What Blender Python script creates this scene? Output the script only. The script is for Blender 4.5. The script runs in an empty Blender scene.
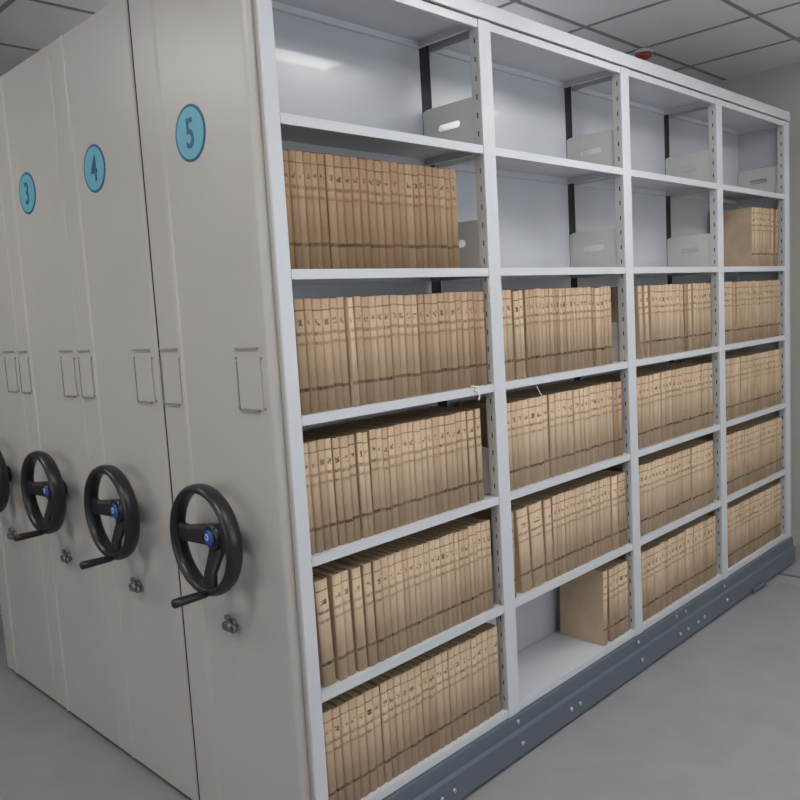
import bpy, bmesh, math, random
from mathutils import Vector, Matrix
random.seed(7)
S = bpy.context.scene
COL = S.collection
PI = math.pi

# ------------------------------------------------------------------ materials
def new_mat(name, col, rough=.5, metal=0, spec=.5, coat=0):
    m = bpy.data.materials.new(name); m.use_nodes = True
    b = m.node_tree.nodes['Principled BSDF']
    b.inputs['Base Color'].default_value = (*col, 1)
    b.inputs['Roughness'].default_value = rough
    b.inputs['Metallic'].default_value = metal
    b.inputs['Specular IOR Level'].default_value = spec
    b.inputs['Coat Weight'].default_value = coat
    return m

def mottled(m, col, amount, scale, bump=0, bscale=200, stretch=(1, 1, 1)):
    """base colour varied a little by noise, optional fine bump"""
    nt = m.node_tree; N = nt.nodes; L = nt.links; b = N['Principled BSDF']
    tc = N.new('ShaderNodeTexCoord'); mp = N.new('ShaderNodeMapping'); mp.inputs['Scale'].default_value = stretch
    L.new(tc.outputs['Object'], mp.inputs[0])
    n = N.new('ShaderNodeTexNoise'); n.inputs['Scale'].default_value = scale; n.inputs['Detail'].default_value = 4
    L.new(mp.outputs[0], n.inputs['Vector'])
    r = N.new('ShaderNodeValToRGB')
    r.color_ramp.elements[0].position = .3; r.color_ramp.elements[1].position = .7
    r.color_ramp.elements[0].color = (*[c * (1 - amount) for c in col], 1)
    r.color_ramp.elements[1].color = (*[min(1, c * (1 + amount)) for c in col], 1)
    L.new(n.outputs['Fac'], r.inputs[0]); L.new(r.outputs[0], b.inputs['Base Color'])
    if bump:
        n2 = N.new('ShaderNodeTexNoise'); n2.inputs['Scale'].default_value = bscale
        L.new(tc.outputs['Object'], n2.inputs['Vector'])
        bp = N.new('ShaderNodeBump'); bp.inputs['Strength'].default_value = bump; bp.inputs['Distance'].default_value = .002
        L.new(n2.outputs['Fac'], bp.inputs['Height']); L.new(bp.outputs[0], b.inputs['Normal'])
    return m

M = {}
def steel(name, col, rough, **k):
    return mottled(new_mat(name, col, rough, **k), col, .03, 3, .05, 300)
M['steel'] = steel('grey_painted_steel', (.585, .595, .615), .34)
M['inner'] = steel('interior_painted_steel', (.47, .487, .508), .25, coat=.2)
M['web'] = steel('perforated_post_steel', (.50, .495, .485), .45)
M['plate'] = steel('warm_grey_steel', (.56, .55, .53), .42)
M['beige'] = steel('beige_painted_steel', (.47, .452, .432), .38)
M['base'] = steel('slate_blue_steel', (.105, .125, .155), .36)
M['black'] = new_mat('black_plastic', (.012, .013, .016), .35)
M['gap'] = new_mat('rubber_and_shade_black', (.01, .01, .012), .7)  # rubber of the seal; also painted shade at rear posts and inside uprights
M['chrome'] = new_mat('bright_zinc', (.6, .61, .62), .3, 1)
M['keysteel'] = new_mat('dull_lock_metal', (.23, .23, .22), .35, .7)
M['line'] = new_mat('holder_edge_grey', (.26, .25, .235), .6)
M['teal'] = new_mat('teal_label', (.13, .40, .50), .5)
M['navy'] = new_mat('dark_blue_print', (.015, .11, .22), .5)
M['blue'] = new_mat('blue_hub_plastic', (.03, .08, .30), .25)
M['pale'] = new_mat('pale_blue_print', (.35, .5, .8), .4)
M['tie'] = new_mat('white_cotton_string', (.8, .78, .74), .8)
M['red'] = new_mat('red_plastic', (.30, .04, .04), .5)
M['white'] = new_mat('white_plastic', (.6, .6, .6), .5)
M['wall'] = mottled(new_mat('warm_grey_wall_paint', (.5, .49, .46), .85), (.50, .485, .455), .02, 2)
M['floor'] = mottled(new_mat('grey_vinyl_floor', (.3, .3, .32), .38), (.29, .283, .297), .06, 6, .03, 60)
M['tile'] = mottled(new_mat('ceiling_board', (.4, .4, .42), .8), (.74, .74, .755), .02, 5)
M['tbar'] = new_mat('ceiling_bar_grey', (.24, .24, .245), .6)
M['rail'] = new_mat('worn_steel_rail', (.5, .5, .53), .4, .6)
M['frame'] = new_mat('white_window_frame', (.7, .7, .7), .4)

def emit_mat(name, col, s):
    m = new_mat(name, col, .5); b = m.node_tree.nodes['Principled BSDF']
    b.inputs['Emission Color'].default_value = (*col, 1); b.inputs['Emission Strength'].default_value = s
    return m

def kraft(name, spine):
    m = bpy.data.materials.new(name); m.use_nodes = True
    nt = m.node_tree; N = nt.nodes; L = nt.links; b = N['Principled BSDF']
    b.inputs['Roughness'].default_value = .75; b.inputs['Specular IOR Level'].default_value = .25
    def math_(op, a, bb=None, c=None, clamp=False):
        n = N.new('ShaderNodeMath'); n.operation = op; n.use_clamp = clamp
        for i, v in enumerate((a, bb, c)):
            if v is None: continue
            if isinstance(v, (int, float)): n.inputs[i].default_value = v
            else: L.new(v, n.inputs[i])
        return n.outputs[0]
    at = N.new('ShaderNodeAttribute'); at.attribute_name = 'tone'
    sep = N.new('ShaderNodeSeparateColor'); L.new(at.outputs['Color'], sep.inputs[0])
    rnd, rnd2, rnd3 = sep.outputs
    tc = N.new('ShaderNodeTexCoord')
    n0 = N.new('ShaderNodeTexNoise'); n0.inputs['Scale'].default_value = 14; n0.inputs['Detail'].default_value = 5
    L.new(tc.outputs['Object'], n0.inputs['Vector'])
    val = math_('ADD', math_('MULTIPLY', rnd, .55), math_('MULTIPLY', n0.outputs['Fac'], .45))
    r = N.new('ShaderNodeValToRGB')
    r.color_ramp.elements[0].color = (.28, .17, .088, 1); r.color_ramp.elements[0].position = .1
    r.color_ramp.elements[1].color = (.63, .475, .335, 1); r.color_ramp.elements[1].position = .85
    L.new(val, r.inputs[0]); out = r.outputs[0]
    mpf = N.new('ShaderNodeMapping'); mpf.inputs['Scale'].default_value = (260, 260, 5); L.new(tc.outputs['Object'], mpf.inputs[0])
    nf = N.new('ShaderNodeTexNoise'); nf.inputs['Scale'].default_value = 1; nf.inputs['Detail'].default_value = 2; L.new(mpf.outputs[0], nf.inputs['Vector'])
    fib = N.new('ShaderNodeMix'); fib.data_type = 'RGBA'; fib.blend_type = 'MULTIPLY'
    L.new(math_('MULTIPLY', math_('SUBTRACT', nf.outputs['Fac'], .42), 1.7 if spine else .3, clamp=True), fib.inputs[0]); L.new(out, fib.inputs[6]); fib.inputs[7].default_value = (.74, .68, .60, 1)
    out = fib.outputs[2]
    if spine:
        uv = N.new('ShaderNodeSeparateXYZ'); L.new(tc.outputs['UV'], uv.inputs[0])
        u, v0 = uv.outputs[0], uv.outputs[1]
        v = math_('ADD', v0, math_('MULTIPLY', math_('SUBTRACT', rnd3, .5), .014))
        def band(c, w, soft=.35):          # 1 inside a horizontal band
            d = math_('ABSOLUTE', math_('SUBTRACT', v, c))
            return math_('MULTIPLY', math_('SUBTRACT', w, d), 1 / (w * soft), clamp=True)
        # writing: noise stretched like strokes, seeded per volume
        cv = N.new('ShaderNodeCombineXYZ')
        L.new(math_('MULTIPLY', u, 2.6), cv.inputs[0]); L.new(math_('MULTIPLY', v, 36), cv.inputs[1]); L.new(math_('MULTIPLY', rnd2, 90), cv.inputs[2])
        n1 = N.new('ShaderNodeTexNoise'); n1.inputs['Scale'].default_value = 1.; n1.inputs['Detail'].default_value = 2
        L.new(cv.outputs[0], n1.inputs['Vector'])
        ink = math_('MULTIPLY', math_('SUBTRACT', n1.outputs['Fac'], .44), 9, clamp=True)
        mid = math_('MULTIPLY', math_('SUBTRACT', .33, math_('ABSOLUTE', math_('SUBTRACT', u, .5))), 12, clamp=True)
        wide = math_('MULTIPLY', math_('SUBTRACT', .47, math_('ABSOLUTE', math_('SUBTRACT', u, .5))), 14, clamp=True)
        dens = [math_('MULTIPLY', band(.905, .008), .65),
                math_('MULTIPLY', math_('MULTIPLY', math_('MULTIPLY', band(.80, .034), ink), mid), .8),
                math_('MULTIPLY', math_('MULTIPLY', band(.70, .019), wide), math_('ADD', .32, math_('MULTIPLY', ink, .3))),
                math_('MULTIPLY', math_('MULTIPLY', band(.615, .017), wide), math_('ADD', .22, math_('MULTIPLY', ink, .28))),
                math_('MULTIPLY', band(.215, .019), math_('ADD', .5, math_('MULTIPLY', ink, .3)))]
        tot = dens[0]
        for d in dens[1:]: tot = math_('MAXIMUM', tot, d)
        tot = math_('MULTIPLY', tot, math_('ADD', .7, math_('MULTIPLY', rnd2, .5)), clamp=True)
        mx = N.new('ShaderNodeMix'); mx.data_type = 'RGBA'
        L.new(tot, mx.inputs[0]); L.new(out, mx.inputs[6]); mx.inputs[7].default_value = (.075, .042, .025, 1)
        out = mx.outputs[2]
    L.new(out, b.inputs['Base Color'])
    n3 = N.new('ShaderNodeTexNoise'); n3.inputs['Scale'].default_value = 90
    L.new(tc.outputs['Object'], n3.inputs['Vector'])
    bp = N.new('ShaderNodeBump'); bp.inputs['Strength'].default_value = .25; bp.inputs['Distance'].default_value = .002
    L.new(n3.outputs['Fac'], bp.inputs['Height']); L.new(bp.outputs[0], b.inputs['Normal'])
    return m
M['kraft'] = kraft('kraft_cover', False)
M['spine'] = kraft('kraft_printed_spine', True)
M['pages'] = mottled(new_mat('page_edges', (.42, .33, .22), .9), (.40, .31, .21), .15, 60, stretch=(6, 1, 1))

# ------------------------------------------------------------------ geometry helpers
class B:
    """collects shapes and links them as one mesh"""
    def __init__(s): s.bm = bmesh.new()
    def box(s, x0, x1, y0, y1, z0, z1, mi=0):
        v = [s.bm.verts.new(p) for p in ((x0,y0,z0),(x1,y0,z0),(x1,y1,z0),(x0,y1,z0),(x0,y0,z1),(x1,y0,z1),(x1,y1,z1),(x0,y1,z1))]
        for f in ((3,2,1,0),(4,5,6,7),(0,1,5,4),(1,2,6,5),(2,3,7,6),(3,0,4,7)):
            fc = s.bm.faces.new([v[i] for i in f]); fc.material_index = mi
        return s
    def prism(s, pts, z0, z1, mi=0):        # xy outline extruded along z
        a = [s.bm.verts.new((x, y, z0)) for x, y in pts]; b = [s.bm.verts.new((x, y, z1)) for x, y in pts]
        n = len(pts)
        for i in range(n):
            s.bm.faces.new([a[i], a[(i+1) % n], b[(i+1) % n], b[i]]).material_index = mi
        s.bm.faces.new(a[::-1]).material_index = mi; s.bm.faces.new(b).material_index = mi
        return s
    def lathe(s, prof, c, axis='x', n=32, mi=0, smooth=True, closed=False):   # prof: (radius, along-axis)
        rings = []
        for r, h in prof:
            ring = []
            for k in range(n):
                a = 2 * PI * k / n; p = (r * math.cos(a), r * math.sin(a))
                q = {'x': (h, p[0], p[1]), 'y': (p[0], h, p[1]), 'z': (p[0], p[1], h)}[axis]
                ring.append(s.bm.verts.new([c[i] + q[i] for i in range(3)]))
            rings.append(ring)
        m = len(rings)
        for i in range(m if closed else m - 1):
            A, C = rings[i], rings[(i+1) % m]
            for k in range(n):
                f = s.bm.faces.new([A[k], A[(k+1) % n], C[(k+1) % n], C[k]]); f.smooth = smooth; f.material_index = mi
        if not closed:
            s.bm.faces.new(rings[0][::-1]).material_index = mi; s.bm.faces.new(rings[-1]).material_index = mi
        return s
    def tube(s, pts, radii, n=12, mi=0):
        pts = [Vector(p) for p in pts]; rings = []
        if not isinstance(radii, (list, tuple)): radii = [radii] * len(pts)
        up = Vector((0, 0, 1))
        for i, p in enumerate(pts):
            d = (pts[min(i+1, len(pts)-1)] - pts[max(i-1, 0)]).normalized()
            a = d.cross(up if abs(d.z) < .9 else Vector((1, 0, 0))).normalized(); b = d.cross(a)
            rings.append([s.bm.verts.new(p + radii[i] * (a * math.cos(2*PI*k/n) + b * math.sin(2*PI*k/n))) for k in range(n)])
        for A, C in zip(rings, rings[1:]):
            for k in range(n):
                f = s.bm.faces.new([A[k], A[(k+1) % n], C[(k+1) % n], C[k]]); f.smooth = True; f.material_index = mi
        s.bm.faces.new(rings[0][::-1]).material_index = mi; s.bm.faces.new(rings[-1]).material_index = mi
        return s
    def build(s, name, mats, parent=None, loc=(0,0,0), bevel=0, normals=True):
        if normals: bmesh.ops.recalc_face_normals(s.bm, faces=s.bm.faces[:])
        me = bpy.data.meshes.new(name); s.bm.to_mesh(me); s.bm.free()
        for m in (mats if isinstance(mats, (list, tuple)) else [mats]): me.materials.append(m)
        o = bpy.data.objects.new(name, me); COL.objects.link(o); o.location = loc
        if parent is not None: o.parent = parent
        if bevel:
            md = o.modifiers.new('edge', 'BEVEL'); md.width = bevel; md.segments = 2; md.limit_method = 'ANGLE'
        return o

def holed_plate(name, outer, holes, th, mat, to_world, parent):
    """flat plate with cut-outs: outlines in (u, v), thickness th, placed by a function of (u, v, w)"""
    cu = bpy.data.curves.new('outline', 'CURVE'); cu.dimensions = '2D'; cu.fill_mode = 'BOTH'; cu.extrude = th / 2
    for poly in [outer] + holes:
        sp = cu.splines.new('POLY'); sp.points.add(len(poly) - 1); sp.use_cyclic_u = True
        for i, (a, b) in enumerate(poly): sp.points[i].co = (a, b, 0, 1)
    tmp = bpy.data.objects.new('outline', cu); COL.objects.link(tmp)
    dg = bpy.context.evaluated_depsgraph_get(); me = bpy.data.meshes.new_from_object(tmp.evaluated_get(dg))
    bpy.data.objects.remove(tmp); bpy.data.curves.remove(cu)
    for v in me.vertices: v.co = to_world(*v.co)
    me.name = name; me.materials.clear(); me.materials.append(mat)
    bm = bmesh.new(); bm.from_mesh(me); bmesh.ops.remove_doubles(bm, verts=bm.verts[:], dist=1e-5)
    bmesh.ops.recalc_face_normals(bm, faces=bm.faces[:]); bm.to_mesh(me); bm.free()
    for p in me.polygons: p.material_index = 0
    o = bpy.data.objects.new(name, me); COL.objects.link(o); o.parent = parent
    return o

def rect(u0, u1, v0, v1): return [(u0, v0), (u1, v0), (u1, v1), (u0, v1)]
def slot(u0, u1, vc, r, n=7):
    return [(u1 - r + r*math.cos(t), vc + r*math.sin(t)) for t in [(-.5 + i/(n-1)) * PI for i in range(n)]] + \
           [(u0 + r + r*math.cos(t), vc + r*math.sin(t)) for t in [(.5 + i/(n-1)) * PI for i in range(n)]]

def text_part(txt, size, mat, parent, name, loc, rot, thick=.0006, bold=0):
    cu = bpy.data.curves.new('lettering', 'FONT'); cu.body = txt; cu.size = size; cu.extrude = thick
    cu.align_x = 'CENTER'; cu.align_y = 'CENTER'; cu.offset = bold
    tmp = bpy.data.objects.new('lettering', cu); COL.objects.link(tmp)
    dg = bpy.context.evaluated_depsgraph_get(); me = bpy.data.meshes.new_from_object(tmp.evaluated_get(dg))
    bpy.data.objects.remove(tmp)
    xs = [v.co.x for v in me.vertices]; ys = [v.co.y for v in me.vertices]
    cx, cy = (min(xs)+max(xs))/2, (min(ys)+max(ys))/2
    for v in me.vertices: v.co.x = (v.co.x - cx) * .8; v.co.y -= cy
    me.materials.clear(); me.materials.append(mat)
    o = bpy.data.objects.new(name, me); COL.objects.link(o); o.parent = parent
    o.matrix_local = Matrix.Translation(loc) @ rot.to_4x4()
    return o
FACE_LEFT = Matrix(((0, 0, -1), (-1, 0, 0), (0, 1, 0)))      # text x -> -y, text y -> +z, normal -> -x

def thing(name, label, cat, loc=(0,0,0), group=None):
    o = bpy.data.objects.new(name, None); COL.objects.link(o); o.location = loc; o.empty_display_size = .1
    return tag(o, label, cat, group)
def tag(o, label, cat, group=None):
    o['label'] = label; o['category'] = cat
    if group: o['group'] = group
    return o
def struct(o): o['kind'] = 'structure'; return o

# ------------------------------------------------------------------ layout (metres; shelf front is the plane y = 0, end panels the plane x = 0)
FL, CE = -.06, 2.9
X = [0, .93, 1.835, 2.733, 3.62]
HW = .032                                           # half width of an upright
Z = [2.485, 2.093, 1.692, 1.300, .908, .516, .129]  # shelf tops from the top cover down
DEP = .267; UNIT = .609; PITCH = .578
ROOM = (-3.2, 4.02, -2.9, 4.6)

# ------------------------------------------------------------------ the room
x0, x1, y0, y1 = ROOM
struct(B().box(x0-.1, x1+.1, y0-.1, y1+.1, FL-.1, FL).build('floor', M['floor']))
TX, TY = .568, .595
ox, oy = 2.385, .508
LAMPS = [(-2, -3), (-2, 1), (-7, -2), (-7, 2), (1, -4), (-5, -4)]
def hole(i, j): return (i, j) in LAMPS
cb = B()
xs_ = [x0-.1] + [ox + i*TX for i in range(-9, 3)] + [x1+.1]
ys_ = [y0-.1] + [oy + j*TY for j in range(-5, 7)] + [y1+.1]
lamp_lo = {(round(ox + i*TX, 4), round(oy + j*TY, 4)) for i, j in LAMPS}
for p in range(len(xs_)-1):
    for q in range(len(ys_)-1):
        if (round(xs_[p], 4), round(ys_[q], 4)) in lamp_lo: continue
        cb.box(xs_[p], xs_[p+1], ys_[q], ys_[q+1], CE, CE+.02, 0)
cb.box(x0-.1, x1+.1, y0-.1, y1+.1, CE+.021, CE+.1, 0)
for x in xs_[1:-1]: cb.box(x-.011, x+.011, y0, y1, CE-.003, CE, 1)
for y in ys_[1:-1]: cb.box(x0, x1, y-.011, y+.011, CE-.0028, CE, 1)
struct(cb.build('ceiling', [M['tile'], M['tbar']], bevel=0))
struct(B().box(x1, x1+.1, y0-.1, y1+.1, FL, CE).build('wall_right', M['wall']))
LY0, LY1 = -1.6, 2.6
struct(B().box(x0-.1, x0, y0-.1, LY0, FL, CE).box(x0-.1, x0, LY1, y1+.1, FL, CE).box(x0-.1, x0, LY0, LY1, FL, 1.0).box(x0-.1, x0, LY0, LY1, 2.4, CE).build('wall_left', M['wall']))
win = bpy.data.objects.new('added_fill_window', None); COL.objects.link(win); win.location = (x0, 0, 0); struct(win)  # unseen window, added as fill light for the end panels
fb = B()
for k in range(5):
    q = LY0 + (LY1-LY0) * k / 4
    fb.box(-.08, -.04, max(LY0, q-.025), min(LY1, q+.025), 1.04, 2.36)
fb.box(-.08, -.04, LY0, LY1, 1.0, 1.04).box(-.08, -.04, LY0, LY1, 2.36, 2.4)
fb.build('window_frame', M['frame'], win)
B().box(-.064, -.058, LY0, LY1, 1.0, 2.4).build('window_pane', emit_mat('fill_light_pane_left', (.97, .96, .95), 1.3), win)  # glowing pane of the added window, brightens the end panels
struct(B().box(x0, x1, y1, y1+.1, FL, CE).build('wall_back', M['wall']))
# front wall behind the camera, with a wide window
WX0, WX1, WZ0, WZ1 = -.4, 2.8, .95, 2.35
wf = B()
wf.box(x0, WX0, y0-.12, y0, FL, CE).box(WX1, x1, y0-.12, y0, FL, CE).box(WX0, WX1, y0-.12, y0, FL, WZ0).box(WX0, WX1, y0-.12, y0, WZ1, CE)
struct(wf.build('wall_front', M['wall']))
win = bpy.data.objects.new('window_1', None); COL.objects.link(win); win.location = (0, y0, 0); struct(win)
fb = B()
for k in range(5):
    xx = WX0 + (WX1-WX0) * k / 4
    fb.box(max(WX0, xx-.025), min(WX1, xx+.025), -.08, -.04, WZ0+.04, WZ1-.04)
fb.box(WX0, WX1, -.08, -.04, WZ0, WZ0+.04).box(WX0, WX1, -.08, -.04, WZ1-.04, WZ1)
fb.build('window_frame', M['frame'], win)
B().box(WX0, WX1, -.064, -.058, WZ0, WZ1).build('window_pane', emit_mat('daylit_frosted_glass', (.84, .92, 1), 2.3), win)
struct(B().box(x1-.012, x1, y0, y1, FL, FL+.09).build('baseboard_right', M['wall']))

for n, (i, j) in enumerate(LAMPS):
    ax, ay = ox + i*TX, oy + j*TY
    t = thing('ceiling_light', 'square lit panel set flush in the grey ceiling grid', 'ceiling light',
              (ax+TX/2, ay+TY/2, CE), 'square light panels set in the ceiling')
    hx, hy = TX/2-.012, TY/2-.012
    B().box(-hx, hx, -hy, -hy+.02, 0, .012).box(-hx, hx, hy-.02, hy, 0, .012).box(-hx, -hx+.02, -hy+.02, hy-.02, 0, .012).box(hx-.02, hx, -hy+.02, hy-.02, 0, .012).build('light_frame', M['frame'], t)
    B().box(-hx+.021, hx-.021, -hy+.021, hy-.021, .004, .010).build('diffuser', emit_mat('lit_diffuser', (1, .98, .96), 20.0), t)

# red fitting on the ceiling
t = thing('fire_alarm', 'small red round fire alarm fitting on the ceiling above the shelving top', 'alarm', (2.985, .515, CE))
B().lathe([(.050, -.0035), (.050, -.014), (.044, -.02)], (0,0,0), 'z', 32).build('mounting_plate', M['white'], t)
B().lathe([(.042, -.0205), (.046, -.026), (.044, -.038), (.03, -.048), (.010, -.052)], (0,0,0), 'z', 32).build('dome', M['red'], t)

# floor rails the cabinets run on, out into the aisle
def rail(cx, label):
    t = thing('floor_rail', label, 'rail', (cx, 0, FL))
    B().box(-.08, .062, y0+.6, 4.2, .0005, .006).build('rail_bed', M['rail'], t)
    B().box(.063, .085, y0+.6, 4.2, .0005, .009).build('rail_head', M['base'], t)
rail(3.325, 'flat steel floor rail crossing under the far end of the shelving')
rail(.35, 'flat steel floor rail running under the numbered end panels')

# ------------------------------------------------------------------ end panel with wheel, number, lock, card holders
def end_panel(root, y, corner, number, width=UNIT):
    """outline in plan, seen from above; the aisle side is -x"""
    yb = y + width
    if corner:
        prof = [(.032, yb), (.004, yb), (.001, yb-.001), (0, yb-.004), (0, y+.487), (-.004, y+.485), (-.006, y+.480), (-.0045, y+.472), (0, y+.466)]
        r = .022
        prof += [(r - r*math.cos(a), y+.048 - r*math.sin(a)) for a in (0, .25, .5, .8, 1.1, 1.35, 1.57)]
        prof += [(.026, y+.0262), (.026, y+.004), (.032, y+.004)]
    else:
        prof = [(.032, yb), (.004, yb), (.001, yb-.001), (0, yb-.004), (0, y+.462), (-.004, y+.460), (-.006, y+.455), (-.0045, y+.447), (0, y+.441)]
        prof += [(0, y+.010), (.001, y+.006), (.004, y+.002), (.008, y), (.032, y)]
    p = B().prism(prof, -.035, 2.56).build('end_panel', M['beige'], root)
    if corner: B().box(.004, .030, yb+.0005, yb+.0125, -.03, 2.55).build('rubber_seal', M['gap'], root)
    # number disc
    if number:
        c = (-.0006, y + (.325 if corner else .308), 2.095)
        d = B().lathe([(.0785, 0), (.0785, -.0012)], (0,0,0), 'x', 48).build('number_disc', M['navy'], root, c)
        B().lathe([(.0705, -.0013), (.0705, -.0020)], (0,0,0), 'x', 48).build('disc_face', M['teal'], d)
        text_part(number, .115, M['navy'], d, 'digit', (-.0030, 0, 0), FACE_LEFT, .0006, .0015)
    # card holders
    for a, b, x in ((.068, .183, 0), (.487, .598, 0)):
        if not corner: a, b = (.035, .150) if a < .3 else (.470, .572)
        h = thing2('card_holder', root)
        holder = B()
        holder.box(x-.0042, x-.0006, y+a+.004, y+b-.004, 1.322, 1.462)
        o = holder.build('card_plate', M['beige'], root); o.name = 'card_holder'
        bpy.data.objects.remove(h)
        B().box(x-.0065, x-.0006, y+b-.0035, y+b, 1.318, 1.455).box(x-.0065, x-.0006, y+a+.022, y+b-.0035, 1.315, 1.3205).build('holder_rim', M['line'], o)
        B().box(x-.007, x-.0006, y+a+.012, y+b+.006, 1.4875, 1.4912).build('holder_lip', M['line'], o)
        for yy, zz in ((a+.002, 1.462), (b+.004, 1.462), (a-.002, 1.325), (b+.006, 1.326)):
            B().lathe([(.004, -.0002), (.004, -.003), (.002, -.0045)], (x, y+yy, zz), 'x', 10).build('rivet', M['line'], o)
    # lock with key bow
    ly = .308 if corner else .272
    lk = B().lathe([(.018, -.0004), (.018, -.006), (.015, -.009)], (0, y+ly, .668), 'x', 24).build('lock', M['keysteel'], root)
    kb = B()
    for dy, dz, r in ((.022, -.006, .013), (-.022, -.006, .013), (.006, .023, .010)):
        kb.lathe([(r-.006, -.014), (r, -.014), (r, -.024), (r-.006, -.024)], (0, y+ly+dy, .668+dz), 'x', 18, closed=True)
    kb.lathe([(.014, -.0095), (.014, -.026), (.008, -.028)], (0, y+ly, .664), 'x', 18)
    kb.box(-.024, -.014, y+ly-.026, y+ly+.026, .653, .663)
    kb.build('key', M['keysteel'], lk)
    # handwheel
    cy, cz = y + (.299 if corner else .264), .946
    w = bpy.data.objects.new('handwheel', None); COL.objects.link(w); w.parent = root; w.location = (0, cy, cz)
    R = .149
    prof = [(R + .0145*math.cos(a), -.080 + .026*math.sin(a)) for a in [2*PI*k/14 for k in range(14)]]
    B().lathe(prof, (0,0,0), 'x', 56, closed=True).build('rim', M['black'], w)
    for ang in (88, 182, 268):       # degrees measured from straight up towards the back (+y)
        a = math.radians(ang); d = Vector((0, math.sin(a), math.cos(a))); n = Vector((0, math.cos(a), -math.sin(a)))
        sp = B(); st = []
        for t_, hw, xx, th in ((.018, .035, -.040, .010), (.05, .031, -.048, .009), (.10, .025, -.072, .009), (.143, .030, -.079, .009)):
            st.append([sp.bm.verts.new(d*t_ + n*s_*hw + Vector((xx + q_*th, 0, 0))) for s_, q_ in ((-1, -.7), (-.5, -1), (.5, -1), (1, -.7), (1, .7), (-1, .7))])
        for A, C in zip(st, st[1:]):
            for k in range(6): sp.bm.faces.new([A[k], A[(k+1) % 6], C[(k+1) % 6], C[k]])
        sp.bm.faces.new(st[0]); sp.bm.faces.new(st[-1])
        sp.build('spoke', M['black'], w)
    B().lathe([(.030, -.020), (.040, -.030), (.040, -.054), (.034, -.062), (.026, -.064)], (0,0,0), 'x', 32).build('hub', M['black'], w)
    cap = B().lathe([(.025, -.0645), (.025, -.068), (.016, -.072), (.005, -.073)], (0,0,0), 'x', 32)
    cap.build('hub_cap', M['blue'], w)
    B().lathe([(.005, -.0732), (.0105, -.0720), (.0105, -.0730), (.005, -.0742)], (0, .003, .004), 'x', 20, closed=True).build('hub_mark', M['pale'], w)
    B().lathe([(.036, -.0006), (.036, -.006), (.022, -.010), (.022, -.0195)], (0,0,0), 'x', 28).build('axle', M['black'], w)
    hy, hz = -.022, -.149
    B().tube([(-.084, hy, hz), (-.103, hy, hz), (-.106, hy, hz), (-.15, hy+.002, hz), (-.185, hy+.003, hz), (-.205, hy+.003, hz), (-.209, hy+.003, hz)],
             [.009, .009, .0115, .0125, .0135, .0135, .009], 16).build('handle', M['black'], w)
    return w

def thing2(name, parent):
    o = bpy.data.objects.new(name, None); COL.objects.link(o); o.parent = parent
    return o

# ------------------------------------------------------------------ unit five: the open shelving
U = thing('mobile_shelving_unit', 'long open grey steel mobile shelving unit with four bays, end marked 5', 'shelving', (0, 0, FL), 'numbered mobile shelving units')
U.location = (0, 0, 0)
end_panel(U, 0, True, '5')
# uprights: front flange + perforated side webs
def uprights(xc, left, right, front):
    # front flange
    lo, hi = (.020, .064) if left is None else (xc - HW, xc + HW)
    o = B().box(lo, hi, -.004, .006, .10, 2.494).build('upright', M['steel'], U, bevel=.002)
    webs = []
    if left is not None: webs.append(xc - HW + .001)
    if right is not None: webs.append(hi - .001)
    for xw in webs:
        wb = B(); wa, wc = xw - .001, xw + .001
        wb.box(wa, wc, .006, .013, .10, 2.494).box(wa, wc, .019, .036, .10, 2.494)
        z = .10; hz = .16
        while hz < 2.45:
            wb.box(wa, wc, .013, .019, z, hz); z = hz + .018; hz += .0595
        wb.box(wa, wc, .013, .019, z, 2.494)
        wb.build('perforated_side', M['web'], o)
    B().box(lo+(.003 if left is not None else .030), hi-.003, .008, .034, .105, 2.49).build('upright_shade_core', M['gap'], o)  # black filler painting the dark of the hollow post behind the holes
    return o
for i in range(5):
    uprights(X[i], None if i == 0 else 1, None if i == 4 else 1, True)
# rear centre posts: black strips between the back sheets, shade put into the colour
for i in range(1, 5):
    B().box(X[i]-.026, X[i]+.026, DEP+.001, DEP+.02, .10, 2.49).build('rear_post', M['gap'], U)
B().box(.033, .06, DEP-.02, DEP+.02, .10, 2.49).build('rear_post', M['steel'], U)
# far end: closed sheet
B().box(X[4]+.034, X[4]+.046, -.004, UNIT, -.035, 2.56).build('end_sheet', M['beige'], U)
B().box(X[4]+.002, X[4]+.033, .05, DEP, .11, 2.48).build('side_sheet', M['inner'], U)
# fascia and roof
def xprism(prof, xa, xb, name, mat, parent, bevel=0):
    o = B().prism(prof, xa, xb).build(name, mat, parent, bevel=bevel)
    for v in o.data.vertices:
        a, b_, c = v.co; v.co = (c, a, b_)
    bm = bmesh.new(); bm.from_mesh(o.data); bmesh.ops.recalc_face_normals(bm, faces=bm.faces[:]); bm.to_mesh(o.data); bm.free()
    return o
xprism([(-.012, 2.497), (-.012, 2.540), (-.008, 2.5475), (-.002, 2.551), (UNIT, 2.551), (UNIT, 2.541), (.0, 2.541), (.0, 2.497)], .026, X[4]+.033, 'top_cover', M['steel'], U)
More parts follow.
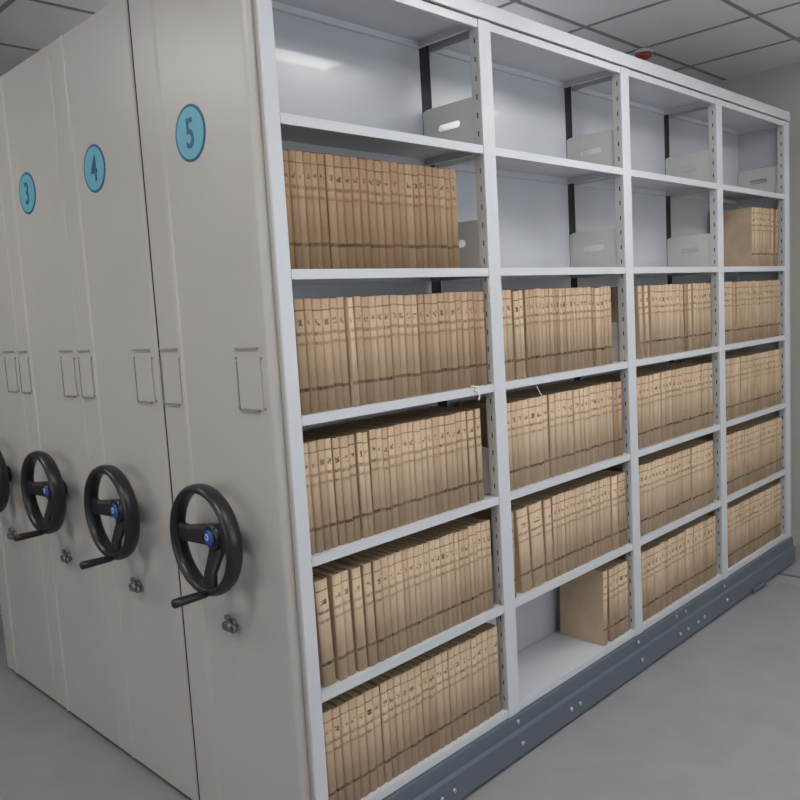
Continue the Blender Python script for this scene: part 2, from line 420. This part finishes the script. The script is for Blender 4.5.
# shelves
bays = [(.0665, X[1]-HW-.0005)] + [(X[i]+HW+.0005, X[i+1]-HW-.0005) for i in (1, 2, 3)]
for bi, (a, b) in enumerate(bays):
    for k, z in enumerate(Z):
        t = .0015; h = .027 if k else .026
        z_ = z if k else z + .008
        s = B()
        ya, yb = -.001, DEP - .003
        s.box(a, b, ya, yb, z_-t, z_)                         # deck
        s.box(a, b, ya, ya+t, z_-h, z_-t)                     # front flange
        s.box(a, b, ya+t, ya+.014, z_-h, z_-h+t)              # front return lip
        s.box(a, b, yb-t, yb, z_-h, z_-t)
        s.box(a, b, yb-.014, yb-t, z_-h, z_-h+t)
        for p, q in ((a, a+t), (b-t, b)): s.box(p, q, .038, yb-t, z_-h, z_-t)
        for p, q in ((a+t, a+.013), (b-.013, b-t)): s.box(p, q, .038, yb-.014, z_-h, z_-h+t)
        s.build('shelf' if k else 'top_shelf', M['steel'], U)
# back sheets (one per bay)
for bi in range(4):
    a = .0605 if bi == 0 else X[bi] + .027
    b = X[bi+1] - .027 if bi < 3 else X[4] + .011
    B().box(a, b, DEP, DEP+.006, .10, 2.49).build('back_sheet', M['inner'], U)
# low divider plates with an oval grip hole, one at every shelf and post
for i in range(1, 5):
    for k in range(1, 7):
        z = Z[k]
        xw = X[i] + (-.021 if i < 4 else -.012)
        outer = [(.037, z+.001), (DEP-.002, z+.001), (DEP-.002, z+.158), (DEP-.02, z+.165), (.037, z+.165)]
        holed_plate('divider_plate', outer, [slot(.098, .198, z+.092, .0125)], .010, M['plate'], lambda u, v, w_: (xw + w_, u, v), U)
# base beam
xprism([(-.016, .099), (-.016, .050), (-.030, .044), (-.030, -.044), (.03, -.044), (.03, .099)], .028, X[4]+.033, 'base_beam', M['base'], U)
B().box(.035, X[4]+.033, .031, UNIT-.01, -.02, .095).build('chassis', M['base'], U)
for xx, zz in ((.93, .079), (.935, .0), (1.80, .079), (1.804, .001), (2.157, .082), (2.248, .079), (2.163, -.001), (2.245, -.004), (2.351, -.004), (2.417, 0), (2.684, .075), (2.684, .006), (.5, .0), (.56, .0), (1.25, 0), (1.31, 0)):
    yy = -.016 if zz > .05 else -.030
    B().lathe([(.0085, -.0002), (.0085, -.004), (.005, -.006)], (xx, yy, zz), 'y', 12).build('bolt', M['chrome'], U)
B().box(3.0, 3.16, -.044, -.031, -.050, -.028).build('rail_guard', M['base'], U, bevel=.003)
# closed back half (the other face of the double-sided unit)
B().box(.033, X[4]+.033, .335, UNIT-.003, .10, 2.535).build('rear_half', M['inner'], U)

# ------------------------------------------------------------------ units four, three and two: only their ends show
LBL = {4: 'grey mobile shelving unit with panel marked 4, closed up against the open shelving',
       3: 'grey mobile shelving unit with panel marked 3, between number 4 and the leftmost one',
       2: 'grey mobile shelving unit at the left edge, only a slice of end and wheel showing'}
yy = UNIT + .0135
for n in (4, 3, 2):
    t = thing('mobile_shelving_unit', LBL[n], 'shelving', (0, yy, 0), 'numbered mobile shelving units')
    end_panel(t, 0, False, str(n) if n != 2 else None, PITCH - .003)
    B().box(.033, X[4]+.06, .002, PITCH-.005, .10, 2.545).build('cabinet_body', M['inner'], t)
    B().box(.035, X[4]+.05, .01, PITCH-.012, -.044, .099).build('base_beam', M['base'], t)
    yy += PITCH

# ------------------------------------------------------------------ archive volumes
def add_volume(bm, lay, uvl, x, t, y, d, z, h, tilt, tone):
    """kraft-bound file: rounded printed spine in front, boards, page block sunk at the top"""
    bulge = min(.004, t * .13)
    k = 4
    fr = [(-t/2 + t*i/k, y - bulge*math.sin(PI*i/k)) for i in range(k+1)]
    outl = fr + [(t/2, y+d), (-t/2, y+d)]
    def P(px, py, pz):
        c, s = math.cos(tilt), math.sin(tilt)
        pvx = t/2 if tilt > 0 else -t/2
        dx = px - pvx; return (x + pvx + dx*c + pz*s, py, z + pz*c - dx*s)
    lo = [bm.verts.new(P(a, b, 0)) for a, b in outl]
    ho = [bm.verts.new(P(a, b, h + (random.uniform(-.0008, .0008)))) for a, b in outl]
    n = len(outl)
    inn = []
    w = min(.0022, t*.16)
    for a, b in outl:
        inn.append((max(-t/2+w, min(t/2-w, a)), max(y+.002, min(y+d-.001, b + (.003 if b < y+.01 else 0)))))
    hi = [bm.verts.new(P(a, b, h)) for a, b in inn]
    pi = [bm.verts.new(P(a, b, h-.004)) for a, b in inn]
    def face(vs, mi, uv=None):
        f = bm.faces.new(vs); f.material_index = mi
        for l, q in zip(f.loops, uv or [(0, 0)] * len(vs)): l[lay] = tone; l[uvl].uv = q
        if mi == 1: f.smooth = True
    for i in range(n):
        j = (i+1) % n
        if i < k: face([lo[i], lo[j], ho[j], ho[i]], 1, [(i/k, 0), ((i+1)/k, 0), ((i+1)/k, 1), (i/k, 1)])
        else: face([lo[i], lo[j], ho[j], ho[i]], 0)
        face([ho[i], ho[j], hi[j], hi[i]], 0)
        face([hi[i], hi[j], pi[j], pi[i]], 2)
    face(pi, 2); face(lo[::-1], 0)

def volume_mesh(specs, name):
    bm = bmesh.new(); lay = bm.loops.layers.float_color.new('tone'); uvl = bm.loops.layers.uv.new('UVMap')
    for s in specs: add_volume(bm, lay, uvl, *s)
    me = bpy.data.meshes.new(name); bm.to_mesh(me); bm.free()
    for k in ('kraft', 'spine', 'pages'): me.materials.append(M[k])
    return me

BAY = ['nearest bay', 'second bay', 'third bay', 'farthest bay']
ROW = ['top row', 'second row', 'third row', 'fourth row', 'fifth row', 'bottom row']
# runs: (x from, x to, number of volumes, tilt in radians, brightness)
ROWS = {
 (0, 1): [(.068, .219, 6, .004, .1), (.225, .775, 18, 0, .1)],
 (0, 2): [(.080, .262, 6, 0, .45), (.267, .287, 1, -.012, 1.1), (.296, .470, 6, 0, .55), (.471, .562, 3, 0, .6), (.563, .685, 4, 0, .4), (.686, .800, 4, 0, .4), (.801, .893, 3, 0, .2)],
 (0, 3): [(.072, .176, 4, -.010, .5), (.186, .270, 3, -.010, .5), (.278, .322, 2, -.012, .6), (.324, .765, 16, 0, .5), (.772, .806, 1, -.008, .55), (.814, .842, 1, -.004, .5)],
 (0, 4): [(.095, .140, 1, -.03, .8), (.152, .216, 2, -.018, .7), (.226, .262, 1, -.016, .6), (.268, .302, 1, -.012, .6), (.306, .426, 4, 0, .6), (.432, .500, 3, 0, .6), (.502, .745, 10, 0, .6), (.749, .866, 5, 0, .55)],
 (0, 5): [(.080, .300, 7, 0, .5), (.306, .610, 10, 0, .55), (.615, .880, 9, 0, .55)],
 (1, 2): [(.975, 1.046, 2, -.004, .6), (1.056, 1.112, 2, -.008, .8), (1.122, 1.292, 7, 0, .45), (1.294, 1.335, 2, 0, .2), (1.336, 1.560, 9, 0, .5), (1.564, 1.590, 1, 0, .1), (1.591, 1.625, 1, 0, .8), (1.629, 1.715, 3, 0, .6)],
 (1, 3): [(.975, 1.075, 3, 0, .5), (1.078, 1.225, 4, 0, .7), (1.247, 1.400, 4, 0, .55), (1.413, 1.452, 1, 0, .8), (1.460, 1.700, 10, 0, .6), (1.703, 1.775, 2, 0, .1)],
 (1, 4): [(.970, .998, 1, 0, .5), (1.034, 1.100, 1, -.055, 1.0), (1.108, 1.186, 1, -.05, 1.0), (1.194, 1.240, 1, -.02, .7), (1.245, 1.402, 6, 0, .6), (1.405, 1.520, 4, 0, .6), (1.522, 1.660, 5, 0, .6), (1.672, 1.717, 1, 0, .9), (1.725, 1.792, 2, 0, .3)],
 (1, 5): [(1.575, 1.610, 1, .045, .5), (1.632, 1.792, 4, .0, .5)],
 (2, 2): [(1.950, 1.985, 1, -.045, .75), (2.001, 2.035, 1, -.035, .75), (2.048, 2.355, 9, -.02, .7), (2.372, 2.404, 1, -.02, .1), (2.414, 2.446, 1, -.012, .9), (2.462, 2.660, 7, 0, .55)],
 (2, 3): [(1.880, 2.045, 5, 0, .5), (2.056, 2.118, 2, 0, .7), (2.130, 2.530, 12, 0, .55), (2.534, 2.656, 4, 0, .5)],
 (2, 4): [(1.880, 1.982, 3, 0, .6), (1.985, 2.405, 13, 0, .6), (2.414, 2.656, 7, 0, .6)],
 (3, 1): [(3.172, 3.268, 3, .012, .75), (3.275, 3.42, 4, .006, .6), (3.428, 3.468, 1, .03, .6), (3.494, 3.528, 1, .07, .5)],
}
FAR = {
 (2, 5): [(1.880, 2.150, 8, 0, .5), (2.156, 2.330, 5, 0, .5), (2.340, 2.415, 2, 0, .7), (2.425, 2.668, 7, 0, .4)],
 (3, 2): [(2.778, 2.910, 4, 0, .6), (2.922, 2.950, 1, 0, .2), (2.960, 3.572, 19, 0, .5)],
 (3, 3): [(2.778, 2.925, 5, 0, .5), (2.935, 2.996, 2, 0, .6), (3.006, 3.572, 18, 0, .5)],
 (3, 4): [(2.778, 3.035, 8, 0, .5), (3.042, 3.480, 14, 0, .5), (3.488, 3.568, 3, 0, .4)],
 (3, 5): [(2.778, 3.2, 13, 0, .5), (3.206, 3.568, 12, 0, .5)],
}
def specs(rowkey, runs):
    bay, k = rowkey; out = []
    z = Z[k+0] + .0006 if False else Z[k+1] + .0006
    for ri, (a, b, n, tilt, br) in enumerate(runs):
        br += .15 * (k >= 3) + .08 * (bay >= 1)  # lower rows lighter: the stronger light there put into tone; farther bays also paler
        hb = random.uniform(-.0025, .0025); yb_ = random.uniform(-.0015, .0015)
        if rowkey == (0, 2) and ri == 1: yb_ = -.012
        if ri+1 < len(runs) and runs[ri+1][3] == tilt: b += (runs[ri+1][0] - b) * .55
        ws = [random.uniform(.85, 1.15) for _ in range(n)]; tot = sum(ws); span = (b - a)
        x = a
        for i, w in enumerate(ws):
            slotw = span * w / tot
            t = slotw / 1.0 * math.cos(tilt) - .0006 - abs(tilt)*.0
            h = .3135 + hb + random.uniform(-.0017, .0017)
            y = .018 + yb_ + random.uniform(-.001, .0015)
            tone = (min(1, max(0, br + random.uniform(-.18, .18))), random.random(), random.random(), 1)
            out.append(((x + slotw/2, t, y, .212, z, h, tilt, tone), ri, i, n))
            x += slotw
    return out

GEN = ['tan kraft archive volume among the middle of the {r} in the {b}']
n_vol = 0
for key, runs in ROWS.items():
    bay, k = key
    sp = specs(key, runs); tot = len(sp)
    for q, (s, ri, i, n) in enumerate(sp):
        x, t, y, d, z, h, tilt, tone = s
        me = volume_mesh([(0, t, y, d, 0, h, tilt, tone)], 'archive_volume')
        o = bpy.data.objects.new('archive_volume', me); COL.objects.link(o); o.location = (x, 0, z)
        b_, r_ = BAY[bay], ROW[k]
        if q == 0: l = f'tan kraft archive volume at the left end of the {r_} in the {b_}'
        elif q == tot-1: l = f'tan kraft archive volume at the right end of the {r_} in the {b_}'
        elif q == 1: l = f'tan kraft archive volume second from the left in the {r_}, {b_}'
        elif q == tot-2: l = f'tan kraft archive volume second from the right in the {r_}, {b_}'
        elif q == 2: l = f'tan kraft archive volume third from the left in the {r_}, {b_}'
        elif q == tot-3: l = f'tan kraft archive volume third from the right in the {r_}, {b_}'
        else: l = f'tan kraft archive volume amid the {r_} of the {b_}, not near its ends'
        if key == (1, 4) and q == 1: l = 'thick tan kraft volume leaning left, second in the fifth row of the second bay'
        if key == (1, 4) and q == 2: l = 'thickest tan kraft volume leaning left, third in the fifth row of the second bay'
        if key == (0, 2) and ri == 1: l = 'pale narrow kraft volume tilted among darker ones, third row of the nearest bay'
        if key == (1, 5) and q == 0: l = 'tan kraft volume with bare cover side showing, beside empty space in the bottom row'
        if key == (3, 1) and q == 0: l = 'tan kraft volume with bare cover side showing, second row of the farthest bay'
        if key == (3, 1) and q == tot-1: l = 'tan kraft volume leaning right at the end, second row of the farthest bay'
        tag(o, l, 'archive volume', f'kraft archive volumes in the {r_} of the {b_}')
        n_vol += 1
print('volumes', n_vol)
rest = []
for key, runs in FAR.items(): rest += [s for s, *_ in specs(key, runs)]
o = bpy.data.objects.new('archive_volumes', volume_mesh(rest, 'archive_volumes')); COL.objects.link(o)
o['kind'] = 'stuff'; o['label'] = 'rows of tan kraft archive volumes filling the farthest bay and the third bay bottom'; o['category'] = 'archive volumes'

# ------------------------------------------------------------------ loose string ends hanging at the shelf edges
def string(pts, label, r=.0016):
    P = [Vector(p) for p in pts]; out = []
    for i in range(len(P)-1):
        p0, p1, p2, p3 = P[max(i-1, 0)], P[i], P[i+1], P[min(i+2, len(P)-1)]
        for k in range(6):
            t = k/6; out.append(.5*((2*p1)+(p2-p0)*t+(2*p0-5*p1+4*p2-p3)*t*t+(3*p1-p0-3*p2+p3)*t**3))
    out.append(P[-1])
    tag(B().tube(out, r, 8).build('cotton_string', M['tie']), label, 'string', 'loose white strings at the shelf edges')
string([(.785, .004, 1.3045), (.790, -.006, 1.304), (.797, -.008, 1.298), (.790, -.007, 1.288), (.803, -.008, 1.292), (.806, -.007, 1.302), (.797, -.006, 1.297), (.808, -.006, 1.283), (.812, -.007, 1.268), (.806, -.007, 1.256)], 'short knotted white string over the shelf edge near the right of the nearest bay', .0024)
string([(1.160, .012, 1.2700), (1.161, .008, 1.262), (1.163, .003, 1.25), (1.170, -.001, 1.235), (1.182, .000, 1.222), (1.190, .003, 1.205)], 'thin white string hanging above volumes in the fourth row of the second bay')
string([(.884, -.0065, 1.655), (.888, -.008, 1.64), (.884, -.0085, 1.62), (.893, -.0085, 1.60), (.889, -.0085, 1.575)], 'thin white string beside the post between the nearest and second bays')

# ------------------------------------------------------------------ light and camera
w = bpy.data.worlds.new('World'); S.world = w; w.use_nodes = True
w.node_tree.nodes['Background'].inputs[0].default_value = (.7, .8, 1, 1)
w.node_tree.nodes['Background'].inputs[1].default_value = .6

cd = bpy.data.cameras.new('Camera'); cam = bpy.data.objects.new('Camera', cd); COL.objects.link(cam)
yaw, pit, rol = .7867, -.1096, -.0577
F = Vector((math.cos(yaw)*math.cos(pit), math.sin(yaw)*math.cos(pit), math.sin(pit)))
R0 = Vector((math.sin(yaw), -math.cos(yaw), 0)); U0 = R0.cross(F)
R = R0*math.cos(rol) + U0*math.sin(rol); Up = -R0*math.sin(rol) + U0*math.cos(rol)
m = Matrix((R, Up, -F)).transposed().to_4x4(); m.translation = Vector((-1.2759, -1.7246, 1.5672))
cam.matrix_world = m
cd.sensor_width = 36; cd.lens = 36*811.87/800; cd.clip_start = .02
S.camera = cam
vs = S.view_settings; vs.view_transform = 'Standard'; vs.look = 'None'; vs.gamma = 1; vs.use_curve_mapping = False; vs.exposure = 0
